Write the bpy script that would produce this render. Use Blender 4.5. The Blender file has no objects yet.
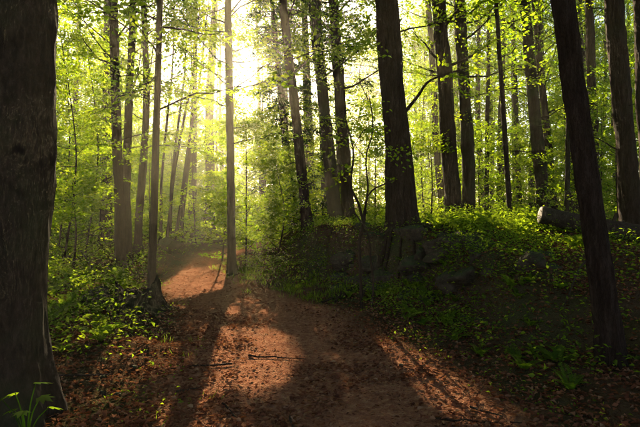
import bpy, math, random
import numpy as np

# ------------------------------------------------------------------ camera, sky, sun, exposure
scene = bpy.context.scene
C = scene.collection
EYE = 1.55
FPX = 500.0                                  # focal length in photo pixels (photo 640 x 427)
cam_d = bpy.data.cameras.new('camera'); cam = bpy.data.objects.new('camera', cam_d); C.objects.link(cam)
cam.location = (0, 0, EYE); cam.rotation_euler = (math.radians(90), 0, 0)
cam_d.sensor_width = 36; cam_d.lens = 36 * FPX / 640; cam_d.clip_end = 6000; cam_d.clip_start = 0.05
scene.camera = cam

SUN_AZ = math.radians(-7.75); SUN_EL = math.radians(16.3)
world = bpy.data.worlds.new('World'); scene.world = world; world.use_nodes = True
wn = world.node_tree; wn.nodes.clear()
sky = wn.nodes.new('ShaderNodeTexSky'); sky.sky_type = 'NISHITA'; sky.sun_disc = False
sky.sun_elevation = SUN_EL; sky.sun_rotation = SUN_AZ; sky.air_density = 1.0; sky.dust_density = 1.0; sky.ozone_density = 1.0
bg = wn.nodes.new('ShaderNodeBackground'); bg.inputs['Strength'].default_value = 0.05
wo = wn.nodes.new('ShaderNodeOutputWorld')
wn.links.new(sky.outputs[0], bg.inputs[0]); wn.links.new(bg.outputs[0], wo.inputs[0])

S = np.array([math.sin(SUN_AZ) * math.cos(SUN_EL), math.cos(SUN_AZ) * math.cos(SUN_EL), math.sin(SUN_EL)])
sun_d = bpy.data.lights.new('sun_lamp', 'SUN'); sun_d.energy = 5.0; sun_d.angle = math.radians(0.5); sun_d.color = (1.0, 0.82, 0.53)
sun_o = bpy.data.objects.new('sun_lamp', sun_d); C.objects.link(sun_o); sun_o.location = (0, 0, 60)
from mathutils import Vector
sun_o.rotation_euler = Vector(S).to_track_quat('Z', 'Y').to_euler()

vs = scene.view_settings
scene.display_settings.display_device = 'sRGB'
vs.view_transform = 'Standard'; vs.look = 'None'; vs.exposure = 2.4; vs.gamma = 1.0; vs.use_curve_mapping = False
cy = scene.cycles
cy.use_denoising = True; cy.use_adaptive_sampling = True; cy.adaptive_threshold = 0.03
cy.max_bounces = 5; cy.diffuse_bounces = 3; cy.glossy_bounces = 1; cy.transmission_bounces = 3; cy.transparent_max_bounces = 4; cy.volume_bounces = 0
cy.sample_clamp_indirect = 4.0; cy.caustics_reflective = False; cy.caustics_refractive = False

rng = np.random.default_rng(11); random.seed(11)

# ------------------------------------------------------------------ helpers
def hash3(i, j, k):
    n = (i * 374761393 + j * 668265263 + k * 2147483647 + 1274126177) & 0xFFFFFFFF
    n = ((n ^ (n >> 13)) * 1274126177) & 0xFFFFFFFF
    n = (n ^ (n >> 16)) & 0xFFFFFFFF
    return n / 4294967295.0
def vnoise(x, y, z=0.0):
    x = np.asarray(x, float); y = np.asarray(y, float); z = np.asarray(z, float) + 0 * x
    i = np.floor(x).astype(np.int64); j = np.floor(y).astype(np.int64); k = np.floor(z).astype(np.int64)
    fx = x - i; fy = y - j; fz = z - k
    fx = fx * fx * (3 - 2 * fx); fy = fy * fy * (3 - 2 * fy); fz = fz * fz * (3 - 2 * fz)
    def h(a, b, c): return hash3(i + a, j + b, k + c)
    x00 = h(0,0,0) * (1-fx) + h(1,0,0) * fx; x10 = h(0,1,0) * (1-fx) + h(1,1,0) * fx
    x01 = h(0,0,1) * (1-fx) + h(1,0,1) * fx; x11 = h(0,1,1) * (1-fx) + h(1,1,1) * fx
    return (x00 * (1-fy) + x10 * fy) * (1-fz) + (x01 * (1-fy) + x11 * fy) * fz
def fbm(x, y, z=0.0, o=4):
    s = 0; a = 0.5; f = 1.0
    for q in range(o):
        s = s + a * (vnoise(np.asarray(x) * f + 7.3 * q, np.asarray(y) * f + 3.1 * q, np.asarray(z) * f) - 0.5); a *= 0.5; f *= 2.03
    return s
def sstep(a, b, x):
    t = np.clip((np.asarray(x, float) - a) / (b - a), 0, 1); return t * t * (3 - 2 * t)

def link_mesh(name, V, F, mat, parent=None, smooth=False, face_attr=None, vert_attr=None):
    """V (n,3) array; F list of (m,k) index arrays; one mesh object."""
    me = bpy.data.meshes.new(name)
    V = np.asarray(V, dtype=np.float32)
    Fs = [np.asarray(f, dtype=np.int32) for f in F if len(f)]
    me.vertices.add(len(V)); me.vertices.foreach_set('co', V.ravel())
    tot = sum(f.size for f in Fs); npoly = sum(len(f) for f in Fs)
    me.loops.add(tot); me.loops.foreach_set('vertex_index', np.concatenate([f.ravel() for f in Fs]))
    me.polygons.add(npoly)
    ls = []; start = 0
    for f in Fs:
        ls.append(start + np.arange(len(f)) * f.shape[1]); start += f.size
    me.polygons.foreach_set('loop_start', np.concatenate(ls).astype(np.int32))
    if smooth: me.polygons.foreach_set('use_smooth', np.ones(npoly, dtype=bool))
    if face_attr:
        for an, av in face_attr.items():
            at_ = me.attributes.new(an, 'FLOAT', 'FACE'); at_.data.foreach_set('value', np.asarray(av, np.float32))
    if vert_attr:
        for an, av in vert_attr.items():
            at_ = me.attributes.new(an, 'FLOAT', 'POINT'); at_.data.foreach_set('value', np.asarray(av, np.float32))
    me.update(calc_edges=True)
    me.materials.append(mat)
    o = bpy.data.objects.new(name, me); C.objects.link(o)
    if parent is not None: o.parent = parent
    return o
def tag(o, label=None, cat=None, group=None, kind=None):
    if label: o['label'] = label
    if cat: o['category'] = cat
    if group: o['group'] = group
    if kind: o['kind'] = kind
    return o
def thing(name, loc, label, cat, group=None):
    o = bpy.data.objects.new(name, None); C.objects.link(o); o.location = loc; o.empty_display_size = 0.2
    return tag(o, label, cat, group)

class Geo:
    def __init__(s): s.V = []; s.F = []; s.n = 0
    def add(s, V, F):
        s.V.append(V); s.F.append(np.asarray(F) + s.n); s.n += len(V)
    def build(s, name, mat, parent=None, origin=(0, 0, 0), smooth=True):
        V = np.concatenate(s.V) - np.asarray(origin)
        return link_mesh(name, V, s.F, mat, parent, smooth)

def tube(P, R, seg=8, disp=None, cap=True):
    """swept tube through P (k,3) with radii R (k)."""
    P = np.asarray(P, float); R = np.asarray(R, float); k = len(P)
    T = np.gradient(P, axis=0); T /= np.linalg.norm(T, axis=1)[:, None] + 1e-9
    ref = np.array([0, 1.0, 0]) if abs(T[:, 1]).mean() < 0.8 else np.array([0, 0, 1.0])
    A = np.cross(T, ref); A /= np.linalg.norm(A, axis=1)[:, None] + 1e-9
    B = np.cross(A, T)
    th = np.linspace(0, 2 * np.pi, seg, endpoint=False)
    rr = np.repeat(R[:, None], seg, 1)
    if disp is not None: rr = rr + disp(np.repeat(th[None], k, 0), np.repeat(P[:, 2:3], seg, 1), rr)
    V = P[:, None] + rr[..., None] * (np.cos(th)[None, :, None] * A[:, None] + np.sin(th)[None, :, None] * B[:, None])
    V = V.reshape(-1, 3)
    i = np.arange(k - 1)[:, None] * seg; j = np.arange(seg)[None]; j2 = (j + 1) % seg
    F = np.stack([i + j, i + seg + j, i + seg + j2, i + j2], -1).reshape(-1, 4)
    return V, F

def spline(pts, n):
    """Catmull-Rom resample of control points"""
    p = np.asarray(pts, float); p = np.vstack([2 * p[0] - p[1], p, 2 * p[-1] - p[-2]])
    m = len(p) - 3; t = np.linspace(0, m - 1e-6, n); i = t.astype(int); f = (t - i)[:, None]
    a, b, c, d = p[i], p[i + 1], p[i + 2], p[i + 3]
    return 0.5 * (2 * b + (c - a) * f + (2 * a - 5 * b + 4 * c - d) * f**2 + (3 * b - a - 3 * c + d) * f**3)

def at(px, py, Y):
    return np.array([(px - 320) / FPX * Y, Y, EYE - (py - 213.5) / FPX * Y])

# ------------------------------------------------------------------ terrain shape
yk = [-60, 0, 2, 3.6, 5.7, 8, 10.8, 14, 17, 20, 25, 35, 60]
Lk = [-1.0, -1.1, -1.2, -1.3, -1.6, -2.35, -3.5, -4.1, -4.2, -3.6, -2.4, -0.5, 3]
Rk = [2.4, 2.3, 2.1, 1.7, 1.1, 0.3, -1.3, -2.7, -3.0, -2.5, -1.4, 0.6, 4]
hk_y = [-60, 0, 3, 5, 7, 9, 12, 15, 18, 25, 60, 160]
hk_h = [0.2, 0.3, 0.36, 0.5, 0.95, 1.22, 1.22, 0.95, 0.8, 0.7, 0.7, 0.7]
def pathL(y): return np.interp(y, yk, Lk)
def pathR(y): return np.interp(y, yk, Rk)
def ground_z(x, y, fine=True):
    x = np.asarray(x, float); y = np.asarray(y, float)
    L = pathL(y); R = pathR(y)
    dr = x - R; dl = L - x
    db = dr + 0.7 * fbm(x * 0.8, y * 0.8, 3.0, 3)
    z = np.interp(y, hk_y, hk_h) * (0.45 * sstep(0.1, 2.4, db) + 0.55 * sstep(1.25, 1.95, db))
    z = z + 0.30 * sstep(0, 3.0, dl)
    z = z - 0.05 * sstep(0, 0.8, np.minimum(-dr, -dl))
    z = z + 0.2 * np.exp(-(((x + 5.3) / 1.1) ** 2 + ((y - 17.5) / 1.6) ** 2))
    z = z + 0.028 * np.maximum(y - 13, 0)
    z = z - 0.42 * sstep(4.4, 6.4, x) * sstep(3, 6, y) * (1 - sstep(11, 16, y))
    far = sstep(14, 40, np.hypot(x, y))
    z = z + 0.9 * far * fbm(x * 0.08, y * 0.08, 1.0, 3)
    if fine:
        off = sstep(-0.3, 0.4, np.maximum(dr, dl))
        crest = np.exp(-((dr - 1.7) / 0.55) ** 2) * sstep(5, 7, y) * (1 - sstep(12, 14, y))
        z = z + crest * (0.22 * (1 - np.abs(2 * vnoise(x * 2.3, y * 2.3, 4.0) - 1)) - 0.10 + 0.25 * fbm(x * 4, y * 4, 9.0, 3))
        z = z + (0.05 + 0.17 * off) * fbm(x * 1.6, y * 1.6, 0.0, 4) + 0.07 * off * fbm(x * 5, y * 5, 6.0, 3) + 0.03 * fbm(x * 7, y * 7, 2.0, 3)
    return z
def gz(x, y): return float(ground_z(np.array([x]), np.array([y]))[0])

# ------------------------------------------------------------------ gaps in the canopy on the sun's side of the lit places
EU = np.array([math.cos(SUN_AZ), -math.sin(SUN_AZ), 0.0])
EV = np.cross(EU, S); EV = EV if EV[2] > 0 else -EV
GAPS = []        # (u, v, s, ru, rv, keep, start, crowns only)
def gap(p, ru, rv, keep=0.04, start=0.3):
    p = np.asarray(p, float); GAPS.append((p @ EU, p @ EV, p @ S, ru, rv, keep, start, keep >= 0.22))
def cgap(p, ru, rv, keep, start):       # thins only the tree crowns
    p = np.asarray(p, float); GAPS.append((p @ EU, p @ EV, p @ S, ru, rv, keep, start, True))
def gpatch(px, py, ru, rv, **k):
    # ground point seen at a photo pixel
    for Y in np.arange(2.0, 40, 0.05):
        p = at(px, py, Y)
        if p[2] <= gz(p[0], p[1]): break
    gap(p, ru, rv, **k)
gpatch(250, 352, 0.56, 0.34, keep=0.04); gpatch(264, 344, 0.42, 0.24, keep=0.04); gpatch(238, 362, 0.32, 0.18, keep=0.06)
gpatch(188, 283, 0.95, 0.6); gpatch(205, 276, 0.7, 0.45)
gpatch(425, 372, 0.26, 0.34); gpatch(455, 395, 0.2, 0.26)
for (a_, b_) in [(212, 330), (200, 395), (160, 372), (232, 312)]:
    gpatch(a_, b_, 0.16, 0.12)
gpatch(125, 370, 0.4, 0.2, keep=0.2); gpatch(150, 350, 0.4, 0.2, keep=0.2)
gap(at(470, 238, 10.2), 1.5, 0.65, keep=0.03); gap(at(545, 238, 9.2), 1.4, 0.6, keep=0.05); gap(at(540, 218, 9.2), 0.6, 0.4)
gap(at(95, 278, 9.0), 1.5, 0.6, keep=0.06)
cgap(at(252, 180, 14.6), 1.6, 1.7, 0.05, 2.0); cgap(at(90, 130, 13), 2.0, 3.0, 0.3, 1.0); cgap(at(180, 160, 18), 2.5, 4.0, 0.25, 2.0)
gap(at(455, 75, 9.2), 0.8, 0.6, keep=0.1)
cgap(at(505, 170, 18), 2.5, 2.0, 0.3, 2.0)
cgap(at(130, 160, 15), 3.6, 3.4, 0.06, 5); cgap(at(480, 190, 14), 4.0, 2.2, 0.25, 5); cgap(at(70, 140, 14), 4.8, 3.8, 0.05, 4); cgap(at(80, 250, 10), 3.0, 1.6, 0.15, 4)
def open_mask(P, low=False):
    """True where foliage may stay"""
    u = P @ EU; v = P @ EV; s = P @ S
    keepm = np.ones(len(P), bool); r = rng.random(len(P))
    wob = 0.75 + 0.5 * vnoise(P[:, 0] * 0.7, P[:, 1] * 0.7, P[:, 2] * 0.7)
    for (u0, v0, s0, ru, rv, kp, st, co) in GAPS:
        if co and low: continue
        ins = (((u - u0) / ru) ** 2 + ((v - v0) / rv) ** 2 < wob) & (s > s0 + st)
        keepm &= ~(ins & (r > kp))
    d = P - np.array([0, 0, EYE]); n = np.linalg.norm(d, axis=1)
    ang = np.degrees(np.arccos(np.clip((d @ S) / (n + 1e-6), -1, 1)))
    keepm &= ~((ang < 1.35 * wob) & (r > 0.03)) & ~((ang < 2.2 * wob) & (r > 0.6))
    keepm &= n > 2.6
    return keepm

def hard_mask(P):
    u = P @ EU; v = P @ EV; s = P @ S; edge_ = 0.2 + 1.3 * vnoise(u * 3.6, v * 8.0, 2.0); k = np.ones(len(P), bool); r = rng.random(len(P))
    for (u0, v0, s0, ru, rv, kp, st, co) in GAPS:
        if not co: k &= ~((((u - u0) / ru) ** 2 + ((v - v0) / rv) ** 2 < edge_) & (s > s0 + st) & (r > kp))
    return k

# ------------------------------------------------------------------ materials
def new_mat(name):
    m = bpy.data.materials.new(name); m.use_nodes = True; nt = m.node_tree; nt.nodes.clear()
    out = nt.nodes.new('ShaderNodeOutputMaterial'); return m, nt, out
def N(nt, t, **kw):
    n = nt.nodes.new(t)
    for k, v in kw.items():
        if k in n.inputs: n.inputs[k].default_value = v
        else: setattr(n, k, v)
    return n
def ramp(nt, stops):
    n = nt.nodes.new('ShaderNodeValToRGB'); e = n.color_ramp.elements
    while len(e) < len(stops): e.new(0.5)
    for el, (p, c) in zip(e, stops): el.position = p; el.color = (*c, 1)
    return n
def leaf_mat(name, refl, trans, tfac=0.5, gloss=0.002):
    m, nt, out = new_mat(name); L = nt.links
    a = N(nt, 'ShaderNodeAttribute', attribute_name='rnd')
    r1 = ramp(nt, [(i / (len(refl) - 1), c) for i, c in enumerate(refl)]); L.new(a.outputs['Fac'], r1.inputs[0])
    r2 = ramp(nt, [(i / (len(trans) - 1), c) for i, c in enumerate(trans)]); L.new(a.outputs['Fac'], r2.inputs[0])
    d = N(nt, 'ShaderNodeBsdfDiffuse'); t = N(nt, 'ShaderNodeBsdfTranslucent'); mx = N(nt, 'ShaderNodeMixShader'); mx.inputs[0].default_value = tfac
    L.new(r1.outputs[0], d.inputs[0]); L.new(r2.outputs[0], t.inputs[0]); L.new(d.outputs[0], mx.inputs[1]); L.new(t.outputs[0], mx.inputs[2])
    g = N(nt, 'ShaderNodeBsdfGlossy'); g.inputs['Roughness'].default_value = 0.45; g.inputs[0].default_value = (0.8, 0.8, 0.8, 1)
    m2 = N(nt, 'ShaderNodeMixShader'); m2.inputs[0].default_value = gloss
    L.new(mx.outputs[0], m2.inputs[1]); L.new(g.outputs[0], m2.inputs[2]); L.new(m2.outputs[0], out.inputs[0])
    return m
M = {}
M['leaf'] = leaf_mat('leaf_spring', [(0.035, 0.075, 0.012), (0.06, 0.11, 0.016), (0.10, 0.14, 0.02)], [(0.19, 0.34, 0.008), (0.37, 0.52, 0.01), (0.54, 0.60, 0.015)], 0.68)
M['leaf_dark'] = leaf_mat('leaf_canopy', [(0.025, 0.06, 0.012), (0.045, 0.09, 0.015), (0.08, 0.12, 0.018)], [(0.12, 0.24, 0.008), (0.28, 0.42, 0.01), (0.42, 0.50, 0.015)], 0.6)
M['needle'] = leaf_mat('conifer_needles', [(0.018, 0.045, 0.014), (0.035, 0.07, 0.018)], [(0.05, 0.10, 0.01), (0.09, 0.14, 0.012)], 0.3)
M['fern'] = leaf_mat('fern_green', [(0.04, 0.09, 0.012), (0.08, 0.14, 0.02)], [(0.24, 0.38, 0.01), (0.40, 0.50, 0.02)], 0.62)
M['cover'] = leaf_mat('low_plant_green', [(0.03, 0.065, 0.012), (0.06, 0.11, 0.018), (0.09, 0.13, 0.02)], [(0.16, 0.27, 0.01), (0.28, 0.40, 0.012), (0.40, 0.44, 0.02)], 0.6)
M['litter'] = leaf_mat('dead_leaves', [(0.055, 0.018, 0.012), (0.15, 0.048, 0.027), (0.24, 0.09, 0.05), (0.36, 0.20, 0.12)], [(0.08, 0.03, 0.01), (0.16, 0.06, 0.02), (0.22, 0.09, 0.03), (0.25, 0.13, 0.06)], 0.25, 0.0)

def bark_mat(name, cols, scale=14, stretch=0.16, bump=0.5, moss=0.25, crack=0.55):
    m, nt, out = new_mat(name); L = nt.links
    tc = N(nt, 'ShaderNodeTexCoord'); mp = N(nt, 'ShaderNodeMapping'); mp.inputs['Scale'].default_value = (1, 1, stretch)
    L.new(tc.outputs['Object'], mp.inputs[0])
    n1 = N(nt, 'ShaderNodeTexNoise', Scale=scale, Detail=6.0, Roughness=0.65); L.new(mp.outputs[0], n1.inputs[0])
    v = N(nt, 'ShaderNodeTexVoronoi', Scale=scale * 1.9); v.feature = 'DISTANCE_TO_EDGE'; L.new(mp.outputs[0], v.inputs[0])
    n2 = N(nt, 'ShaderNodeTexNoise', Scale=1.7, Detail=4.0); L.new(tc.outputs['Object'], n2.inputs[0])
    r = ramp(nt, [(0.25, cols[0]), (0.5, cols[1]), (0.75, cols[2])]); L.new(n1.outputs[0], r.inputs[0])
    r2 = ramp(nt, [(0.48, (0, 0, 0)), (0.72, (moss, moss, moss))]); L.new(n2.outputs[0], r2.inputs[0])
    mx = N(nt, 'ShaderNodeMix', data_type='RGBA'); L.new(r2.outputs[0], mx.inputs[0]); L.new(r.outputs[0], mx.inputs[6]); mx.inputs[7].default_value = (0.045, 0.06, 0.02, 1)
    b = N(nt, 'ShaderNodeBsdfPrincipled', Roughness=0.95); b.inputs['Specular IOR Level'].default_value = 0.08
    wv = N(nt, 'ShaderNodeMix', data_type='VECTOR'); wv.inputs[0].default_value = 0.16; L.new(mp.outputs[0], wv.inputs[4]); L.new(n1.outputs['Color'], wv.inputs[5]); L.new(wv.outputs[1], v.inputs[0])
    cr = ramp(nt, [(0.0, (crack,) * 3), (0.16, (1, 1, 1))]); L.new(v.outputs['Distance'], cr.inputs[0])
    mu = N(nt, 'ShaderNodeMix', data_type='RGBA', blend_type='MULTIPLY'); mu.inputs[0].default_value = 1.0; L.new(mx.outputs[2], mu.inputs[6]); L.new(cr.outputs[0], mu.inputs[7])
    L.new(mu.outputs[2], b.inputs['Base Color'])
    ad = N(nt, 'ShaderNodeMath', operation='MULTIPLY'); ad.inputs[1].default_value = 1.6 * (1 - crack); L.new(v.outputs['Distance'], ad.inputs[0])
    ad2 = N(nt, 'ShaderNodeMath', operation='ADD'); L.new(ad.outputs[0], ad2.inputs[0]); L.new(n1.outputs[0], ad2.inputs[1])
    bu = N(nt, 'ShaderNodeBump', Strength=bump, Distance=0.05); L.new(ad2.outputs[0], bu.inputs['Height']); L.new(bu.outputs[0], b.inputs['Normal'])
    L.new(b.outputs[0], out.inputs[0]); return m
M['bark_grey'] = bark_mat('bark_smooth_grey', [(0.014, 0.008, 0.006), (0.03, 0.018, 0.014), (0.055, 0.035, 0.027)], 26, 0.45, 0.45, 0.4, 0.88)
M['bark'] = bark_mat('bark_brown', [(0.022, 0.011, 0.007), (0.05, 0.028, 0.018), (0.085, 0.052, 0.034)], 16, 0.15, 0.7, 0.25)
M['bark_red'] = bark_mat('bark_red_brown', [(0.02, 0.009, 0.007), (0.055, 0.029, 0.021), (0.10, 0.06, 0.044)], 18, 0.2, 1.0, 0.12)
M['bark_moss'] = bark_mat('bark_mossy', [(0.022, 0.014, 0.009), (0.048, 0.033, 0.02), (0.075, 0.054, 0.033)], 16, 0.18, 0.7, 0.8)
M['dead_wood'] = bark_mat('log_bark', [(0.028, 0.016, 0.011), (0.06, 0.037, 0.026), (0.10, 0.065, 0.045)], 14, 0.4, 0.6, 0.4)

def ground_mat():
    m, nt, out = new_mat('forest_floor'); L = nt.links
    tc = N(nt, 'ShaderNodeTexCoord'); at_ = N(nt, 'ShaderNodeAttribute', attribute_name='trod')
    n1 = N(nt, 'ShaderNodeTexNoise', Scale=14.0, Detail=9.0, Roughness=0.78); L.new(tc.outputs['Object'], n1.inputs[0])
    n2 = N(nt, 'ShaderNodeTexNoise', Scale=0.9, Detail=5.0); L.new(tc.outputs['Object'], n2.inputs[0])
    v = N(nt, 'ShaderNodeTexVoronoi', Scale=55.0); L.new(tc.outputs['Object'], v.inputs[0])
    pr = ramp(nt, [(0.25, (0.11, 0.042, 0.024)), (0.5, (0.25, 0.105, 0.06)), (0.78, (0.48, 0.27, 0.155))]); L.new(n1.outputs[0], pr.inputs[0])
    fr = ramp(nt, [(0.25, (0.035, 0.02, 0.012)), (0.5, (0.075, 0.042, 0.024)), (0.8, (0.11, 0.075, 0.038))]); L.new(n1.outputs[0], fr.inputs[0])
    gr = ramp(nt, [(0.45, (0, 0, 0)), (0.68, (0.55, 0.55, 0.55))]); L.new(n2.outputs[0], gr.inputs[0])
    mg = N(nt, 'ShaderNodeMix', data_type='RGBA'); L.new(gr.outputs[0], mg.inputs[0]); L.new(fr.outputs[0], mg.inputs[6]); mg.inputs[7].default_value = (0.035, 0.055, 0.016, 1)
    mx = N(nt, 'ShaderNodeMix', data_type='RGBA'); L.new(at_.outputs['Fac'], mx.inputs[0]); L.new(mg.outputs[2], mx.inputs[6]); L.new(pr.outputs[0], mx.inputs[7])
    b = N(nt, 'ShaderNodeBsdfPrincipled', Roughness=1.0); b.inputs['Specular IOR Level'].default_value = 0.0
    L.new(mx.outputs[2], b.inputs['Base Color'])
    ad = N(nt, 'ShaderNodeMath', operation='ADD'); L.new(n1.outputs[0], ad.inputs[0]); L.new(v.outputs['Distance'], ad.inputs[1])
    bu = N(nt, 'ShaderNodeBump', Strength=0.8, Distance=0.02); L.new(ad.outputs[0], bu.inputs['Height']); L.new(bu.outputs[0], b.inputs['Normal'])
    L.new(b.outputs[0], out.inputs[0]); return m
M['ground'] = ground_mat()
def rock_mat():
    m, nt, out = new_mat('mossy_rock'); L = nt.links
    tc = N(nt, 'ShaderNodeTexCoord'); ge = N(nt, 'ShaderNodeNewGeometry'); sx = N(nt, 'ShaderNodeSeparateXYZ'); L.new(ge.outputs['Normal'], sx.inputs[0])
    n1 = N(nt, 'ShaderNodeTexNoise', Scale=6.0, Detail=8.0, Roughness=0.7); L.new(tc.outputs['Object'], n1.inputs[0])
    r = ramp(nt, [(0.3, (0.03, 0.019, 0.012)), (0.55, (0.085, 0.057, 0.038)), (0.8, (0.16, 0.11, 0.075))]); L.new(n1.outputs[0], r.inputs[0])
    mu = N(nt, 'ShaderNodeMath', operation='MULTIPLY'); L.new(sx.outputs[2], mu.inputs[0]); L.new(n1.outputs[0], mu.inputs[1])
    r2 = ramp(nt, [(0.2, (0, 0, 0)), (0.5, (0.85, 0.85, 0.85))]); L.new(mu.outputs[0], r2.inputs[0])
    mx = N(nt, 'ShaderNodeMix', data_type='RGBA'); L.new(r2.outputs[0], mx.inputs[0]); L.new(r.outputs[0], mx.inputs[6]); mx.inputs[7].default_value = (0.04, 0.055, 0.018, 1)
    b = N(nt, 'ShaderNodeBsdfPrincipled', Roughness=0.97); b.inputs['Specular IOR Level'].default_value = 0.08; L.new(mx.outputs[2], b.inputs['Base Color'])
    bu = N(nt, 'ShaderNodeBump', Strength=1.0, Distance=0.08); L.new(n1.outputs[0], bu.inputs['Height']); L.new(bu.outputs[0], b.inputs['Normal'])
    L.new(b.outputs[0], out.inputs[0]); return m
M['rock'] = rock_mat()
def cut_wood_mat():
    m, nt, out = new_mat('sawn_wood_end'); L = nt.links
    tc = N(nt, 'ShaderNodeTexCoord'); w = N(nt, 'ShaderNodeTexWave', Scale=9.0, Distortion=1.5, Detail=2.0); w.wave_type = 'RINGS'; w.rings_direction = 'X'
    L.new(tc.outputs['Object'], w.inputs[0])
    r = ramp(nt, [(0.2, (0.05, 0.026, 0.014)), (0.8, (0.10, 0.055, 0.028))]); L.new(w.outputs[0], r.inputs[0])
    b = N(nt, 'ShaderNodeBsdfPrincipled', Roughness=0.85); L.new(r.outputs[0], b.inputs['Base Color']); L.new(b.outputs[0], out.inputs[0]); return m
M['cut'] = cut_wood_mat()

# ------------------------------------------------------------------ ground sheet
def graded(lo, hi, fine_lo, fine_hi, step, grow=1.12):
    a = list(np.arange(fine_lo, fine_hi + 1e-6, step))
    s = step
    while a[-1] < hi: s *= grow; a.append(min(hi, a[-1] + s))
    s = step; b = []; x = fine_lo
    while x > lo: s *= grow; x = max(lo, x - s); b.append(x)
    return np.array(b[::-1] + a)
gx = graded(-118, 118, -6.5, 7.5, 0.085); gy = graded(-30, 150, 2.6, 16.5, 0.085)
GX, GY = np.meshgrid(gx, gy); fx, fy = GX.ravel(), GY.ravel()
gzv = ground_z(fx, fy)
trod = sstep(-0.25, 0.35, np.minimum(fx - pathL(fy), pathR(fy) - fx) + 0.5 * fbm(fx * 1.7, fy * 1.7, 5.0, 3)) * (fy < 45)
nx, ny = len(gx), len(gy)
idx = np.arange(nx * ny).reshape(ny, nx)
gF = np.stack([idx[:-1, :-1], idx[:-1, 1:], idx[1:, 1:], idx[1:, :-1]], -1).reshape(-1, 4)
g = link_mesh('ground', np.stack([fx, fy, gzv], -1), [gF], M['ground'], smooth=True, vert_attr={'trod': trod})
tag(g, 'leaf strewn forest floor with a trodden reddish path and a raised bank', None, kind='structure')

# ------------------------------------------------------------------ leaves
def leaf_mesh_arrays(P, D, Nn, size, hexa=False, wid=0.55, fold=0.18):
    """leaf blades: P base points, D axis, Nn normals (n,3), size (n)."""
    D = D / (np.linalg.norm(D, axis=1)[:, None] + 1e-9)
    Sd = np.cross(D, Nn); Sd /= np.linalg.norm(Sd, axis=1)[:, None] + 1e-9
    U = np.cross(Sd, D)
    s = size[:, None]; n = len(P); fold = fold * min(1.0, wid / 0.55)
    if not hexa:
        V = np.stack([P, P + D * s * 0.48 + Sd * s * wid * 0.5 + U * s * fold, P + D * s - U * s * 0.1, P + D * s * 0.48 - Sd * s * wid * 0.5 + U * s * fold], 1).reshape(-1, 3)
        b = np.arange(n)[:, None] * 4
        F = np.concatenate([b + np.array([[0, 1, 2]]), b + np.array([[0, 2, 3]])], 1).reshape(-1, 3)
        return V, F, 2
    V = np.stack([P, P + D * s * 0.28 + Sd * s * wid * 0.46 + U * s * fold * 0.7, P + D * s * 0.66 + Sd * s * wid * 0.36 + U * s * fold * 0.5,
                  P + D * s - U * s * 0.14,
                  P + D * s * 0.66 - Sd * s * wid * 0.36 + U * s * fold * 0.5, P + D * s * 0.28 - Sd * s * wid * 0.46 + U * s * fold * 0.7], 1).reshape(-1, 3)
    b = np.arange(n)[:, None] * 6
    F = np.concatenate([b + np.array([[0, 1, 2]]), b + np.array([[0, 2, 3]]), b + np.array([[0, 3, 4]]), b + np.array([[0, 4, 5]])], 1).reshape(-1, 3)
    return V, F, 4
def unit(v): return v / (np.linalg.norm(v, axis=1)[:, None] + 1e-9)
def spray_leaves(Cn, Dr, k, length, width, size, tilt=0.45, droop=0.15):
    """k leaves in a loose flat spray at every centre Cn along Dr"""
    n = len(Cn)
    up = np.array([0, 0, 1.0]) + rng.normal(0, tilt, (n, 3)) * np.array([1, 1, 0.3])
    Dr = unit(Dr); Nn = unit(up - (np.sum(up * Dr, 1)[:, None]) * Dr); Sd = np.cross(Dr, Nn)
    t = rng.random((n, k)); w = rng.normal(0, 0.5, (n, k)); h = rng.normal(0, 0.14, (n, k))
    P = Cn[:, None] + Dr[:, None] * (t * length)[..., None] + Sd[:, None] * (w * width)[..., None] + Nn[:, None] * (h * width)[..., None]
    P[..., 2] -= droop * (t ** 2) * length
    D = Dr[:, None] * (0.5 + rng.random((n, k, 1)) * 0.6) + Sd[:, None] * (np.sign(w) * rng.random((n, k)) * 1.1)[..., None] + rng.normal(0, 0.25, (n, k, 3))
    NN = Nn[:, None] + rng.normal(0, 0.38, (n, k, 3))
    sz = size * (0.6 + 0.7 * rng.random((n, k)))
    sv = np.repeat(rng.random((n, 1)), k, 1)
    rnd = np.clip(0.55 * sv + 0.45 * rng.random((n, k)), 0, 1)
    return P.reshape(-1, 3), unit(D.reshape(-1, 3)), unit(NN.reshape(-1, 3)), sz.ravel(), rnd.ravel()
def build_leaves(name, arrs, mat, parent, origin, hexa=False, wid=0.6):
    P = np.concatenate([a[0] for a in arrs]); D = np.concatenate([a[1] for a in arrs]); Nn = np.concatenate([a[2] for a in arrs])
    sz = np.concatenate([a[3] for a in arrs]); rd = np.concatenate([a[4] for a in arrs])
    if parent is not None or name == 'far_wood':
        q = hard_mask(P + D * sz[:, None] * 0.5); P, D, Nn, sz, rd = P[q], D[q], Nn[q], sz[q], rd[q]
    V, F, k = leaf_mesh_arrays(P - np.asarray(origin), D, Nn, sz, hexa, wid)
    return link_mesh(name, V, [F], mat, parent, face_attr={'rnd': np.repeat(rd, k)})

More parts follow.
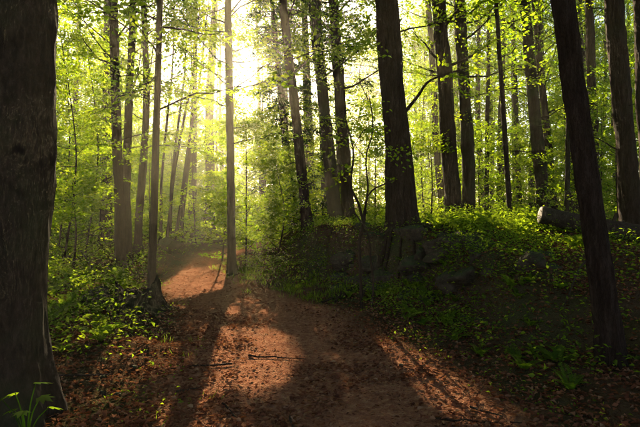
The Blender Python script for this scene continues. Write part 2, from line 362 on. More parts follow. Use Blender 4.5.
# ------------------------------------------------------------------ trees
def limb_path(p0, az, el, length, n=6, curl=0.25, wob=0.12):
    t = np.linspace(0, 1, n); d = np.array([math.cos(az) * math.cos(el), math.sin(az) * math.cos(el), math.sin(el)])
    P = p0 + d[None] * (t * length)[:, None]
    P[:, 2] += curl * length * t ** 2
    P += np.cumsum(rng.normal(0, wob * length / n, (n, 3)), 0) * (t[:, None] > 0)
    return P
def tree(name, label, px, Y, pxt, wpx, height=18, crown=None, bark='bark', group=None, near=False, flare=1.5, X=None, lean=(0.0, 0.0),
         leaf='leaf_dark', lsize=0.12, nl=28, nspray=9, k=16, bend=0.0, stubs=0, cat='tree', rough=1.0, crad=2.6, twin=None, low=None, hexa=False, rad=None, leafy=0):
    """px base pixel column, Y distance, pxt column at the picture's top edge, wpx width in pixels at eye level"""
    if X is None: X = (px - 320) / FPX * Y
    z0 = gz(X, Y); r = rad or 0.5 * wpx / FPX * Y
    ztop = EYE + 213.5 / FPX * Y
    lx = ((pxt - px) / FPX * Y) / (ztop - z0) if pxt is not None else lean[0]; ly = lean[1]
    root = thing(name, (X, Y, z0), label, cat, group); org = np.array([X, Y, z0])
    crown = crown or (height * 0.45, height)
    # trunk
    mid = (not near) and Y < 17 and Y > 4
    n_lo = 150 if near else (90 if mid else 46)
    zz = np.concatenate([np.linspace(-0.25, min(7.5, height * 0.5), n_lo), np.linspace(min(7.5, height * 0.5), height, 26)[1:]])
    t = np.clip(zz / height, 0, 1)
    zl = np.minimum(zz, 0.6 * height) + 0.35 * np.maximum(zz - 0.6 * height, 0)
    ph = rng.random() * 6.28
    axis = np.stack([X + lx * zl + bend * np.sin(zz * 0.55 + ph) * 0.1 * np.minimum(zz, 2), Y + ly * zl + bend * np.cos(zz * 0.45 + ph) * 0.08, z0 + zz], -1)
    R = r * (1.05 - 0.82 * t ** 1.15) + r * (flare - 1) * np.exp(-np.maximum(zz, 0) / (0.16 + 1.1 * r))
    seg = 72 if near else (36 if mid else 16)
    ka = rng.integers(4, 7); sd = rng.random() * 50; ct = 2 * math.pi * r
    def disp(th, z, rr):
        h = z - z0
        lobes = 0.22 * r * (flare - 1) * 2 * np.exp(-np.maximum(h, 0) / (0.12 + 0.9 * r)) * np.sin(ka * th + sd)
        cx, cyy = np.cos(th), np.sin(th)
        big = 0.16 * r * 2 * (vnoise(cx * 1.3 + sd, cyy * 1.3 + sd, h * 1.1) - 0.5)
        if not (near or mid): return lobes + big
        fr = vnoise(cx * ct * 5.5 + sd, cyy * ct * 5.5 + sd, h * 2.6)
        ridge = min(1.0, r / 0.14) * rough * (0.032 * (1 - np.abs(2 * fr - 1)) ** 1.5 + 0.022 * (vnoise(cx * ct * 13, cyy * ct * 13 + sd, h * 9) - 0.5)) + 0.1 * r * np.maximum(0, vnoise(cx * 1.6 + sd, cyy * 1.6, h * 2.3 + sd) - 0.72) / 0.28
        return lobes + big + ridge
    G = Geo(); G.add(*tube(axis, R, seg, disp))
    axf = lambda z: np.array([np.interp(z, zz, axis[:, 0]), np.interp(z, zz, axis[:, 1]), z0 + z])
    if twin:
        for (b, tt, r0) in twin:      # a second stem fused to the trunk
            q = spline([b, (np.asarray(b) * 0.5 + np.asarray(tt) * 0.5), tt], 90)
            h0 = q[:, 2] - q[0, 2]
            G.add(*tube(q, r0 * (1 + 0.35 * np.exp(-h0 / 0.5)) * np.linspace(1, 0.75, 90), 48, lambda th, z, rr: 0.014 * (1 - np.abs(2 * vnoise(np.cos(th) * 9, np.sin(th) * 9, z * 3) - 1)) + 0.05 * (vnoise(np.cos(th) * 1.5, np.sin(th) * 1.5, z * 1.2) - 0.5)))
    leaves = []
    # crown limbs
    for i in range(nl):
        f = (i + rng.random()) / nl; z = crown[0] + (crown[1] - crown[0]) * f * 0.95
        az = i * 2.4 + rng.normal(0, 0.4); prof = math.sin(math.pi * min(0.97, 0.22 + 0.74 * f)) ** 0.8
        ln = crad * prof * (0.75 + 0.5 * rng.random()); p0 = axf(z)
        P = limb_path(p0, az, 0.35 + 0.5 * f + rng.normal(0, 0.12), ln)
        rb = max(0.012, 0.22 * np.interp(z, zz, R) + 0.006)
        G.add(*tube(P, rb * np.linspace(1, 0.25, len(P)), 5))
        tt = 0.3 + 0.7 * rng.random(nspray); cs = np.stack([np.interp(tt, np.linspace(0, 1, len(P)), P[:, j]) for j in range(3)], -1)
        dd = unit((P[-1] - P[0])[None] * 0.6 / ln + rng.normal(0, 0.6, (nspray, 3)) * np.array([1, 1, 0.5]))
        leaves.append((cs, dd))
    low_c = []; low_d = []
    for q in range(leafy):            # thin leafy boughs low on the stem
        z = 3.2 + (max(5.0, ztop) - 2.4) * (q + rng.random()) / leafy; P = limb_path(axf(z), q * 2.4 + rng.normal(0, 0.5), 0.1 + rng.normal(0, 0.15), 1.3 + 1.3 * rng.random(), 7, 0.02, 0.18)
        G.add(*tube(P, np.linspace(0.018, 0.004, 7), 5))
        tt = 0.2 + 0.8 * rng.random(11); low_c.append(np.stack([np.interp(tt, np.linspace(0, 1, 7), P[:, j]) for j in range(3)], -1))
        low_d.append(unit((P[-1] - P[0])[None] + rng.normal(0, 0.7, (11, 3)) * np.array([1, 1, 0.3])))
    for q in range(stubs):            # dead side twigs low on the stem
        z = 1.2 + rng.random() * min(6, height * 0.4); P = limb_path(axf(z), rng.random() * 6.28, rng.normal(0.2, 0.3), 0.4 + 1.1 * rng.random(), 5, -0.1, 0.2)
        G.add(*tube(P, np.linspace(0.016, 0.004, 5), 4))
    low_arr = []
    for (pts, r0, sprs) in (low or []):
        P = spline(pts, 14); G.add(*tube(P, np.linspace(r0, r0 * 0.3, 14), 6))
        for c_, d_, kk, ls in sprs:
            low_arr.append(spray_leaves(np.asarray(c_, float)[None], np.asarray(d_, float)[None], kk, ls, ls * 0.45, 0.085))
    G.build('trunk', M[bark], root, org)
    Cn = np.concatenate([a for a, b in leaves]); Dn = np.concatenate([b for a, b in leaves])
    m = open_mask(Cn + Dn * 0.3); Cn, Dn = Cn[m], Dn[m]
    if len(Cn):
        arr = [spray_leaves(Cn, Dn, k, 0.9, 0.45, lsize)]
        build_leaves('crown', arr, M[leaf], root, org, hexa)
    if low_c:
        Cl = np.concatenate(low_c); Dl = np.concatenate(low_d); m = open_mask(Cl + Dl * 0.2, True); low_arr.append(spray_leaves(Cl[m], Dl[m], 16, 0.5, 0.28, 0.085))
    if low_arr: build_leaves('low_branch_leaves', low_arr, M['leaf'], root, org, True)
    return root

# sapling / understory: several thin stems with layered leaf sprays from low down
def sapling(name, label, px, Y, height, crad, nl, group=None, leaf='leaf', lsize=0.085, k=16, nspray=8, z_lo=0.35, stem=0.03, X=None, lean=(0, 0), stems=1, hexa=False, cat='sapling', flat=0.08):
    if X is None: X = (px - 320) / FPX * Y
    z0 = gz(X, Y); org = np.array([X, Y, z0]); root = thing(name, tuple(org), label, cat, group)
    G = Geo(); cs_all = []; dd_all = []
    for s in range(stems):
        a = rng.random() * 6.28; sp = 0.0 if stems == 1 else 0.16 * height
        top = org + np.array([lean[0] * height + sp * math.cos(a), lean[1] * height + sp * math.sin(a), height * (0.8 + 0.2 * rng.random() if stems > 1 else 1)])
        b = org + np.array([0.04 * s, 0.03 * s, -0.12]); mid = (b + top) / 2 + rng.normal(0, 0.04 * height, 3) * np.array([1, 1, 0])
        A = spline([b, mid, top], 22); G.add(*tube(A, np.linspace(stem, stem * 0.25, 22), 7))
        for i in range(nl // stems):
            f = (i + rng.random()) / (nl // stems); f = z_lo / height + (1 - z_lo / height) * f
            p0 = np.array([np.interp(f, np.linspace(0, 1, 22), A[:, j]) for j in range(3)])
            az = i * 2.4 + rng.normal(0, 0.5); ln = crad * (1.05 - 0.75 * f) * (0.6 + 0.6 * rng.random())
            P = limb_path(p0, az, 0.25 + rng.normal(0, 0.15), ln, 6, flat, 0.15)
            G.add(*tube(P, np.linspace(max(0.006, stem * 0.35 * (1 - f * 0.6)), 0.003, 6), 4))
            tt = 0.2 + 0.8 * rng.random(nspray); cs = np.stack([np.interp(tt, np.linspace(0, 1, 6), P[:, j]) for j in range(3)], -1)
            dd = unit((P[-1] - P[0])[None] * 0.8 / ln + rng.normal(0, 0.6, (nspray, 3)) * np.array([1, 1, 0.25]))
            cs_all.append(cs); dd_all.append(dd)
    G.build('stem', M['bark'], root, org)
    Cn = np.concatenate(cs_all); Dn = np.concatenate(dd_all); m = open_mask(Cn + Dn * 0.15, True) & (Cn[:, 2] > ground_z(Cn[:, 0], Cn[:, 1], False) + 0.1)
    Cn, Dn = Cn[m], Dn[m]
    if len(Cn):
        build_leaves('foliage', [spray_leaves(Cn, Dn, k, 0.34 + 0.05 * crad, 0.2, lsize, tilt=0.4)], M[leaf], root, org, hexa)
    return root

# --- the trees one can pick out
tree('foreground_tree', 'thick dark smooth-barked trunk at the left edge with a leafy seedling at its foot', -2, 3.75, 13, 76, 17, (8, 17), 'bark_grey', near=True, flare=1.45, rough=0.7, crad=4.2, nl=26, nspray=12, lsize=0.2)
o_top = at(401, 55, 10.0); o_base = at(421, 232, 9.9)
tree('big_oak_tree', 'massive ridged double trunk rising from the rocky crest of the bank', 403, 10.0, 386, 22.5, 20, (9, 20), 'bark_red', leafy=5, near=True, flare=1.45, crad=4.5, nl=28, nspray=12, lsize=0.2,
     twin=[(at(415, 236, 9.85), at(393, 30, 9.95), 0.10)],
     low=[([at(405, 112, 9.85), at(418, 96, 9.5), at(428, 82, 9.3), at(446, 74, 9.2), at(468, 68, 9.1)], 0.035,
           [(at(438, 80, 9.2), (1, -.3, .2), 26, 0.5), (at(448, 74, 9.2), (1, .3, -.2), 30, 0.5), (at(458, 70, 9.15), (1, 0, .2), 26, 0.4), (at(452, 90, 9.2), (1, -.4, -.3), 22, 0.45), (at(465, 64, 9.1), (.8, .2, .4), 20, 0.4), (at(440, 68, 9.3), (.3, 0, 1), 16, 0.3)])])
tree('leaning_oak_tree', 'dark rough-barked trunk leaning left on the bank in front of the fallen log', 612, 4.8, 563, 19, 16, (8, 16), 'bark_red', near=True, flare=1.6, crad=4.0, nl=26, nspray=12, lsize=0.19)
tree('slim_maple_tree', 'slim straight trunk beside the path next to the dark stump', 151, 8.4, 160, 7.4, 12, (6.2, 12), 'bark', leafy=7, near=True, flare=1.3, crad=2.0, nl=18, rough=0.4)
tree('path_bend_tree', 'thin upright trunk beside the path bend in front of the bright saplings', 232, 12.6, 228, 7.0, 17, (4.2, 17), 'bark_moss', leafy=12, flare=1.35, crad=3.0)
left_grp = 'trunks in the cluster left of the path'
tree('maple_tree', 'darkest and thickest trunk of the close cluster left of the path', 121, 12.5, 113, 8.2, 18, (4.2, 18), 'bark', leafy=9, group=left_grp, stubs=3)
tree('maple_tree', 'slender straight trunk in the middle of the close cluster left of the path', 128, 14, 131, 6.8, 18, (4.2, 18), 'bark', leafy=9, group=left_grp, bend=0.3)
tree('maple_tree', 'slightly curved trunk of the close cluster, nearest the slim maple', 138, 15.5, 145, 6.2, 18, (4.2, 18), 'bark_red', leafy=9, group=left_grp, bend=0.6)
tree('maple_tree', 'reddish trunk wrapped in leaves behind the close cluster left of the path', 107, 18, 108, 10, 18, (10, 18), 'bark_red', group=left_grp, k=20)
tree('glowing_tree', 'hazy sunlit trunk standing behind the bright sapling at the path bend', 209, 26, 213, 10, 20, (12, 20), 'bark', leafy=4, bend=0.4)
tree('bank_end_tree', 'bare leaning trunk where the bank meets the path bend', 308, 13.5, 283, 8.5, 17, (4.2, 17), 'bark_red', leafy=9, flare=1.4, near=False, stubs=2)
tree('bank_tree', 'dark trunk leaning left, first of the pair behind the big double trunk', 337, 15, 313, 11, 19, (4.2, 19), 'bark_moss', leafy=9, stubs=3)
tree('bank_tree', 'dark trunk leaning left, second of the pair behind the big double trunk', 350, 16.2, 333, 10.5, 19, (4.2, 19), 'bark', leafy=8, stubs=3)
tree('ridge_tree', 'thick dark trunk of the pair beyond the ferny bank top', 455, 14, 439, 14.5, 19, (4.2, 19), 'bark_red', leafy=6, flare=1.35)
tree('ridge_tree', 'mossy trunk of the pair beyond the ferny bank top', 469, 14.6, 461, 11, 19, (4.2, 19), 'bark_moss', leafy=6, flare=1.3, bend=0.3)
tree('log_end_tree', 'straight mossy trunk directly behind the sawn end of the fallen log', 546, 16, 524, 10.5, 19, (4.2, 19), 'bark_moss', leafy=5, stubs=3)
tree('log_end_tree', 'thin trunk beside the mossy one behind the fallen log', 556, 18.5, 534, 7.5, 18, (4.2, 18), 'bark', stubs=2)
tree('dark_ridge_tree', 'dark thick trunk behind the fallen log at the right edge', 634, 10.2, 614, 16.5, 18, (8, 18), 'bark', flare=1.3, stubs=3, crad=3.5)
tree('edge_tree', 'dark trunk cut off by the right edge behind the leaning trunk', 656, 9.0, 645, 20, 17, (8, 17), 'bark', crad=3.5)
tree('ridge_sapling_tree', 'very thin bare trunk against the pale sky right of the ridge pair', 511, 13, 496, 4.5, 11, (5, 11), 'bark', crad=1.6, nl=14, k=8, lsize=0.11, stubs=5)
thin = 'thin trunks standing between the fallen log and the ridge'
for (a, Y, b, w) in [(575, 19, 560, 9), (597, 15.5, 589, 8), (486, 19, 489, 5), (520, 21, 512, 6), (500, 24, 503, 8), (585, 24, 579, 9), (566, 14, 571, 4)]:
    tree('ridge_thin_tree', 'thin trunk among the others beyond the fallen log', a, Y, b, w, 16, (7, 16), 'bark' if a % 2 else 'bark_moss', group=thin, crad=2.0, nl=18, k=12, stubs=3)
fan = 'slanting saplings fanning out left of the glowing trunk'
for (a, Y, b, w) in [(166, 17, 204, 3.2), (170, 18, 188, 3), (174, 19, 216, 3.2), (181, 20, 197, 3.6), (161, 18, 174, 3)]:
    tree('slanting_sapling', 'thin slanting stem in the fan of saplings left of the path', a, Y, b, w, 10, (4.5, 10), 'bark', group=fan, crad=1.4, nl=14, k=9, nspray=6, lsize=0.12, bend=0.5, leaf='leaf')

# --- dark conifers in the middle
def conifer(label, px, Y, pxt, wpx, height, crad, z_lo, group='dark conifers beyond the path'):
    X = (px - 320) / FPX * Y; z0 = gz(X, Y); org = np.array([X, Y, z0]); root = thing('hemlock_tree', tuple(org), label, 'conifer', group)
    lx = ((pxt - px) / FPX * Y) / (EYE + 213.5 / FPX * Y - z0)
    zz = np.linspace(-0.2, height, 40); ax = np.stack([X + lx * zz, np.full(40, Y), z0 + zz], -1); r = 0.5 * wpx / FPX * Y
    G = Geo(); G.add(*tube(ax, r * (1.1 - zz / height), 12)); cs = []; ds = []
    nb = 110 if z_lo < 2 else 70
    for i in range(nb):
        f = (i + rng.random()) / nb; z = z_lo + (height - z_lo) * f; ln = crad * (1 - f) ** 0.8 * (0.6 + 0.5 * rng.random()) + 0.2
        P = limb_path(np.array([X + lx * z, Y, z0 + z]), i * 2.4 + rng.normal(0, 0.3), 0.05, ln, 6, -0.18, 0.1)
        G.add(*tube(P, np.linspace(0.02, 0.005, 6), 4))
        tt = 0.1 + 0.9 * rng.random(11); cs.append(np.stack([np.interp(tt, np.linspace(0, 1, 6), P[:, j]) for j in range(3)], -1))
        ds.append(unit((P[-1] - P[0])[None] / ln + rng.normal(0, 0.5, (11, 3)) * np.array([1, 1, 0.2])))
    G.build('trunk', M['bark'], root, org)
    Cn = np.concatenate(cs); Dn = np.concatenate(ds); m = open_mask(Cn); Cn, Dn = Cn[m], Dn[m]
    build_leaves('crown', [spray_leaves(Cn, Dn, 16, 0.45, 0.16, 0.15, tilt=0.25, droop=0.3)], M['needle'], root, org, False, 0.28)
conifer('dark drooping hemlock behind the bare leaning trunk at the bank end', 294, 17.8, 272, 9, 13, 1.15, 0.6)
conifer('dark hemlock rising above the pair of leaning trunks', 345, 22, 335, 12, 19, 3.0, 6.5)
conifer('dark hemlock crown hanging over the slanting saplings', 192, 30, 196, 8, 19, 1.9, 10.5)
conifer('dark hemlock with low boughs behind the pair of leaning trunks', 328, 20, 318, 10, 17, 2.8, 5.2)
conifer('tall dark hemlock top between the sun and the big double trunk', 312, 27, 304, 12, 20, 3.2, 8.5)

# --- forked sapling in front of the big trunk
def forked():
    Y = 8.0; base = at(366, 300, Y); base[2] = gz(base[0], base[1]); root = thing('forked_sapling', tuple(base), 'crooked forked sapling with curving bare branches in front of the big double trunk', 'sapling')
    G = Geo()
    lines = [([(362, 306), (360, 270), (359, 240), (363, 222), (357, 200), (350, 182), (352, 150), (344, 120)], .03, Y), ([(372, 306), (371, 275), (368, 246), (364, 226)], .022, Y),
             ([(364, 226), (366, 205), (372, 192), (386, 184), (398, 180)], .02, Y - .1), ([(363, 222), (368, 190), (366, 160), (372, 130), (368, 100)], .018, Y + .1),
             ([(364, 226), (354, 212), (345, 190), (341, 165)], .014, Y - .2), ([(352, 150), (362, 132), (378, 122)], .009, Y), ([(386, 184), (392, 172), (398, 150)], .008, Y - .1),
             ([(366, 160), (350, 140), (338, 140)], .008, Y + .1), ([(368, 100), (360, 75), (366, 50)], .008, Y + .1)]
    tips = []
    for pts, r0, yy in lines:
        P = spline([at(a, b, yy) for a, b in pts], 26); P += np.cumsum(rng.normal(0, 0.004, P.shape), 0)
        if pts[0][1] > 300: P[0, 2] = gz(P[0, 0], P[0, 1]) - 0.1
        G.add(*tube(P, np.linspace(r0, r0 * 0.45, 26), 7)); tips.append(P[-12:])
    G.build('stem', M['bark'], root, base)
    T = np.concatenate(tips); T = T[T[:, 2] > EYE + 0.5]; m = rng.random(len(T)) < 0.55; T = T[m]
    build_leaves('foliage', [spray_leaves(T, rng.normal(0, 1, T.shape) * np.array([1, 1, .4]), 9, 0.35, 0.2, 0.075)], M['leaf'], root, base, True)
forked()

# --- understory saplings
sapling('beech_sapling', 'bright backlit sapling with layered leaves behind the thin path-bend trunk', 246, 14.6, 4.4, 2.0, 60, lsize=0.082, k=19, nspray=12, hexa=True, z_lo=0.4)
sapling('beech_sapling', 'bright low sapling at the inner edge of the path bend', 276, 13.8, 2.6, 1.1, 28, lsize=0.066, k=16, nspray=10, hexa=True, z_lo=0.25)
sapling('beech_sapling', 'bright bushy sapling at the foot of the thin path-bend trunk', 222, 15.6, 2.7, 1.3, 36, lsize=0.085, k=18, nspray=11, hexa=True, z_lo=0.3)
sapling('beech_sapling', 'tall bright sapling with glowing leaves left of the path bend', 196, 19.5, 6.5, 2.0, 44, lsize=0.085, k=16, nspray=10)
LBL = ['bushy yellow-green sapling right beside the foreground trunk', 'tall yellow-green sapling between the foreground trunk and the close trunk cluster', 'very tall leafy sapling rising behind the bushy one beside the foreground trunk',
       'medium leafy sapling behind the close trunk cluster', 'low leafy sapling between the slim maple and the slanting saplings', 'knee-high leafy sapling in the low plants near the foreground trunk',
       'leafy sapling behind the slanting saplings near the path bend', 'tall leafy sapling far behind the close trunk cluster', 'tallest hazy sapling far behind the foreground trunk']
left_sap = 'leafy saplings under the trees left of the path'
for (a, Y, h, cr, nlb) in [(62, 11.5, 5.2, 1.7, 40), (84, 14, 6.5, 2.0, 32), (58, 15.5, 7.5, 2.2, 42), (98, 16.5, 4.2, 1.7, 26), (150, 17, 3.2, 1.4, 22), (72, 10.5, 2.0, 1.0, 22), (170, 23, 4.6, 1.9, 26), (120, 21, 7, 2.2, 30), (46, 20, 9, 2.6, 44)]:
    sapling('understory_sapling', LBL.pop(0), a, Y, h, cr, nlb, left_sap, lsize=0.058 + 0.0013 * Y, k=15, nspray=10)
LBL = ['low leafy sapling just behind the bare leaning trunk', 'leafy sapling between the bare leaning trunk and the leaning pair', 'leafy sapling between the leaning pair and the big double trunk', 'low leafy sapling hidden behind the big double trunk',
       'tall leafy sapling between the big double trunk and the ridge pair', 'low leafy sapling at the right side of the big double trunk', 'tall glowing sapling straight under the sun behind the path-bend trunk', 'wide glowing sapling behind the hazy sunlit trunk',
       'tall leafy sapling far behind the leaning pair', 'tall leafy sapling behind the dark drooping hemlock', 'tallest leafy sapling far behind the big double trunk']
mid_sap = 'leafy saplings behind the bank'
for (a, Y, h, cr, nlb) in [(300, 17, 3.0, 1.4, 28), (326, 19, 5.0, 1.8, 34), (375, 18, 4.5, 1.8, 34), (395, 15, 3.0, 1.4, 26), (425, 20, 6.0, 2.0, 36), (430, 14, 2.6, 1.2, 24), (262, 22, 6.5, 2.2, 28), (225, 27, 5.0, 2.0, 24), (355, 25, 7, 2.4, 40), (292, 26, 7, 2.4, 40), (405, 26, 8, 2.6, 40)]:
    sapling('understory_sapling', LBL.pop(0), a, Y, h, cr, nlb, mid_sap, lsize=0.058 + 0.0013 * Y, k=14, nspray=9)
LBL = ['low leafy sapling next to the ridge pair beyond the ferns', 'leafy sapling beside the very thin bare trunk', 'leafy sapling just left of the trunk behind the sawn log end', 'leafy sapling behind the thin trunks over the fallen log', 'tall leafy sapling behind the leaning rough-barked trunk',
       'tall leafy sapling behind the dark thick trunk at the right edge', 'low leafy sapling right behind the fallen log', 'leafy sapling between the leaning trunk and the dark thick trunk', 'tall leafy sapling far behind the very thin bare trunk', 'tallest leafy sapling far behind the sawn log end', 'tall leafy sapling far behind the ridge pair', 'tall leafy sapling cut off by the right edge']
right_sap = 'leafy saplings beyond the fallen log'
for (a, Y, h, cr, nlb) in [(482, 17, 3.4, 1.5, 28), (508, 19, 3.6, 1.6, 30), (532, 20, 5.0, 1.9, 32), (565, 21, 6.0, 2.0, 34), (600, 19, 6.5, 2.1, 34), (632, 17, 6.0, 2.0, 32), (580, 15, 3.4, 1.5, 24), (620, 13, 4.5, 1.6, 26), (490, 25, 6.5, 2.3, 36), (548, 27, 8, 2.6, 40), (460, 24, 7, 2.3, 34), (655, 13, 7, 2.2, 34)]:
    sapling('understory_sapling', LBL.pop(0), a, Y, h, cr, nlb, right_sap, lsize=0.058 + 0.0013 * Y, k=13, nspray=9, leaf='leaf_dark')

# --- trees deep in the wood
deep = 'trees deep in the wood'
placed = []
cnt = 0
sunward = [(223, 44), (264, 52), (286, 36), (230, 66), (263, 70), (216, 56), (284, 60), (262, 44)]
while cnt < 62:
    Y = 22 + 50 * rng.random() ** 0.85; px = -60 + 770 * rng.random()
    fixed = cnt < len(sunward)
    if fixed: px, Y = sunward[cnt]
    X = (px - 320) / FPX * Y
    if not fixed and any((X - a) ** 2 + (Y - b) ** 2 < 9 for a, b in placed): continue
    if not fixed and abs(px - 252) < 9: continue
    if not fixed and any(abs(np.array([X, Y, 0]) @ EU - q[0]) < q[3] * 0.8 + 0.2 for q in GAPS if q[5] < 0.1 and q[3] > 0.3): continue
    if X > pathL(Y) - 0.6 and X < pathR(Y) + 0.6: continue
    placed.append((X, Y)); cnt += 1
    h = 17 + 8 * rng.random(); lo = h * (0.22 + 0.25 * rng.random())
    tree('deep_wood_tree', 'hazy backlit tree standing deep in the wood beyond the saplings', px, Y, px + rng.normal(0, 7) - (6 if px > 300 else 0), (0.24 + 0.2 * rng.random()) * FPX / Y, h, (lo, h), ['bark', 'bark_moss', 'bark_red'][cnt % 3], group=deep, crad=2.6 + 1.2 * rng.random(), nl=26, nspray=9, k=26 if fixed else (20 if px > 390 else 17), lsize=0.155, leaf='leaf_dark' if cnt % 3 else 'leaf', bend=0.4 * rng.random())
def copy_thing(o):
    c = o.copy(); C.objects.link(c)
    for ch in o.children:
        d = ch.copy(); C.objects.link(d); d.parent = c
    return c
kinds = []
for v in range(7):
    kinds.append(sapling('deep_wood_sapling', 'hazy leafy sapling deep in the wood between the far trunks', [60, 560, 120, 460, 300, 620, 20][v], 24 + 3 * v, 4.0 + 0.9 * v, 1.9 + 0.14 * v, 36, 'saplings deep in the wood', lsize=0.115, k=14, nspray=10, stem=0.04, leaf='leaf' if v % 2 == 0 else 'leaf_dark'))
q = 0
while q < 105:
    Y = 17 + 42 * rng.random() ** 0.9; px = (-20 + 690 * rng.random()) if q % 2 else (40 + 300 * rng.random()); X = (px - 320) / FPX * Y
    if X > pathL(Y) - 1 and X < pathR(Y) + 1: continue
    if 130 < px < 340 and Y < 27: continue
    u = np.array([X, Y, 0]) @ EU
    kk = int(rng.integers(0, 7)); sc_ = (0.7 + 0.5 * rng.random()) * (1.0 if Y > 24 else 0.75); top_v = np.array([X, Y, gz(X, Y) + sc_ * (4.0 + 0.9 * kk)]) @ EV
    if any((not g_[7]) and abs(u - g_[0]) < g_[3] + 0.7 and top_v > g_[1] - g_[4] for g_ in GAPS): continue
    c = copy_thing(kinds[kk])
    c.location = (X, Y, gz(X, Y) - 0.03); c.rotation_euler = (0, 0, rng.random() * 6.28); c.scale = (sc_, sc_, sc_ * (0.85 + 0.3 * rng.random())); q += 1

# --- unseen trees added round the camera, their crowns overhead dim the sky light
for (X, Y, h) in [(-4.2, -1.5, 17), (3.6, -2.5, 18), (0.6, -6.5, 18), (-6.5, 4.5, 17), (6.8, 3.0, 17), (-2.8, -9, 18), (5.0, -9, 18), (-8.5, -5, 18), (9, -4, 18), (10.5, 7.5, 18), (-10.5, 9.5, 18)]:
    tree('unseen_shade_tree', 'tall unseen tree added beside the near path to block sky light', 0, Y, None, 0.0, h, (5.5, h), 'bark', group='unseen trees added to block sky light', X=X, crad=5.4, nl=36, nspray=12, lsize=0.30, k=14, rad=0.2)

# --- the far wood that closes the view (reads as one mass)
nf = 13500
th = rng.uniform(-0.95, 0.95, nf); rr_ = rng.uniform(58, 100, nf)
Cn = np.stack([rr_ * np.sin(th), rr_ * np.cos(th), 0 * th], -1); gzz = ground_z(Cn[:, 0], Cn[:, 1], False)
side = np.where((th > -0.32) & (th < 0.02), 0.0, 1.0)        # taller where the sun's path does not pass
hh = rr_ * (0.10 + 0.17 * vnoise(th * 22, rr_ * 0.12, 4.0) + 0.17 * side) * rng.random(nf)
Cn[:, 2] = gzz + 0.3 + hh
m = open_mask(Cn, True); Cn = Cn[m]
fw = build_leaves('far_wood', [spray_leaves(Cn, rng.normal(0, 1, Cn.shape), 9, 1.8, 1.2, 0.5)], M['leaf_dark'], None, (0, 0, 0), False, 0.7)
tag(fw, 'pale far-off mass of leaves closing the view behind the deep wood', 'foliage', kind='stuff')

# ------------------------------------------------------------------ fallen log, stump, rocks
def log_thing():
    a = at(541, 215, 8.9); a[2] = max(a[2], gz(a[0], a[1]) + 0.13); b = np.array([a[0] + 3.6, a[1] - 0.35, 0.0]); b[2] = gz(b[0], b[1]) + 0.14
    root = thing('fallen_log', tuple(a), 'long fallen log with a pale sawn end lying on the bank top', 'log')
    t = np.linspace(0, 1, 90)[:, None]; P = a + (b - a) * t; P[:, 2] -= 0.06 * np.sin(t[:, 0] * 3.1)
    R = np.linspace(0.155, 0.185, 90)
    G = Geo(); G.add(*tube(P, R, 48, lambda th, z, rr: 0.02 * (vnoise(np.cos(th) * 2.5, np.sin(th) * 2.5, np.linspace(0, 14, 90)[:, None] + 0 * th) - 0.5) + 0.012 * (vnoise(np.cos(th) * 9, np.sin(th) * 9, np.linspace(0, 60, 90)[:, None] + 0 * th) - 0.5)))
    st = P[30]; G.add(*tube(np.array([st + [0, 0, .1], st + [.03, -.02, .24], st + [.04, -.03, .3]]), [.04, .03, .026], 8))
    G.build('bark', M['dead_wood'], root, a)
    d = (b - a) / np.linalg.norm(b - a); A = np.cross(d, [0, 0, 1.0]); A /= np.linalg.norm(A); B = np.cross(A, d)
    th = np.linspace(0, 2 * np.pi, 40, endpoint=False)
    ring = lambda r, off: a - d * off + r * (np.cos(th)[:, None] * A + np.sin(th)[:, None] * B)
    V = np.concatenate([ring(0.152, -0.03), ring(0.148, 0.012), ring(0.08, 0.016), (a - d * 0.016)[None]])
    F4 = [[i, (i + 1) % 40, 40 + (i + 1) % 40, 40 + i] for i in range(40)] + [[40 + i, 40 + (i + 1) % 40, 80 + (i + 1) % 40, 80 + i] for i in range(40)]
    F3 = [[80 + i, 80 + (i + 1) % 40, 120] for i in range(40)]
    link_mesh('sawn_end', V - a, [F4, F3], M['cut'], root, False)
    # a short rest of broken branch props the thin end against the bank
log_thing()

def rock(name, label, p, size, seed, group=None, cat='rock', mat='rock', flat=0.6, rotz=0.0):
    n, mth = 34, 48
    ph = np.linspace(0, np.pi, n)[:, None]; th = np.linspace(0, 2 * np.pi, mth, endpoint=False)[None]
    X = np.sin(ph) * np.cos(th); Yv = np.sin(ph) * np.sin(th); Z = np.cos(ph) + 0 * th
    Dv = np.stack([X, Yv, Z], -1).reshape(-1, 3)
    r = 1 + 0.75 * fbm(Dv[:, 0] * 1.4 + seed, Dv[:, 1] * 1.4, Dv[:, 2] * 1.4, 4)
    for q in range(7):     # broken flat facets
        v = np.random.default_rng(seed * 31 + q).normal(0, 1, 3); v /= np.linalg.norm(v)
        dd = Dv @ v; lim = 0.62; r = np.where(dd * r > lim, lim / np.maximum(dd, 0.05), r)
    r = r * (1 + 0.22 * fbm(Dv[:, 0] * 5 + seed, Dv[:, 1] * 5, Dv[:, 2] * 9, 3))
    V = Dv * r[:, None] * np.array(size)
    c, s = math.cos(rotz), math.sin(rotz); V = np.stack([V[:, 0] * c - V[:, 1] * s, V[:, 0] * s + V[:, 1] * c, V[:, 2]], -1)
    i = np.arange(n - 1)[:, None] * mth; j = np.arange(mth)[None]; j2 = (j + 1) % mth
    F = np.stack([i + j, i + mth + j, i + mth + j2, i + j2], -1).reshape(-1, 4)
    o = link_mesh(name, V, [F], M[mat], None, True); o.location = p
    return tag(o, label, cat, group)
def gpt(px, Y, dz=0.0):
    X = (px - 320) / FPX * Y; return (X, Y, gz(X, Y) + dz)
rk = 'dark mossy rocks along the bank crest'
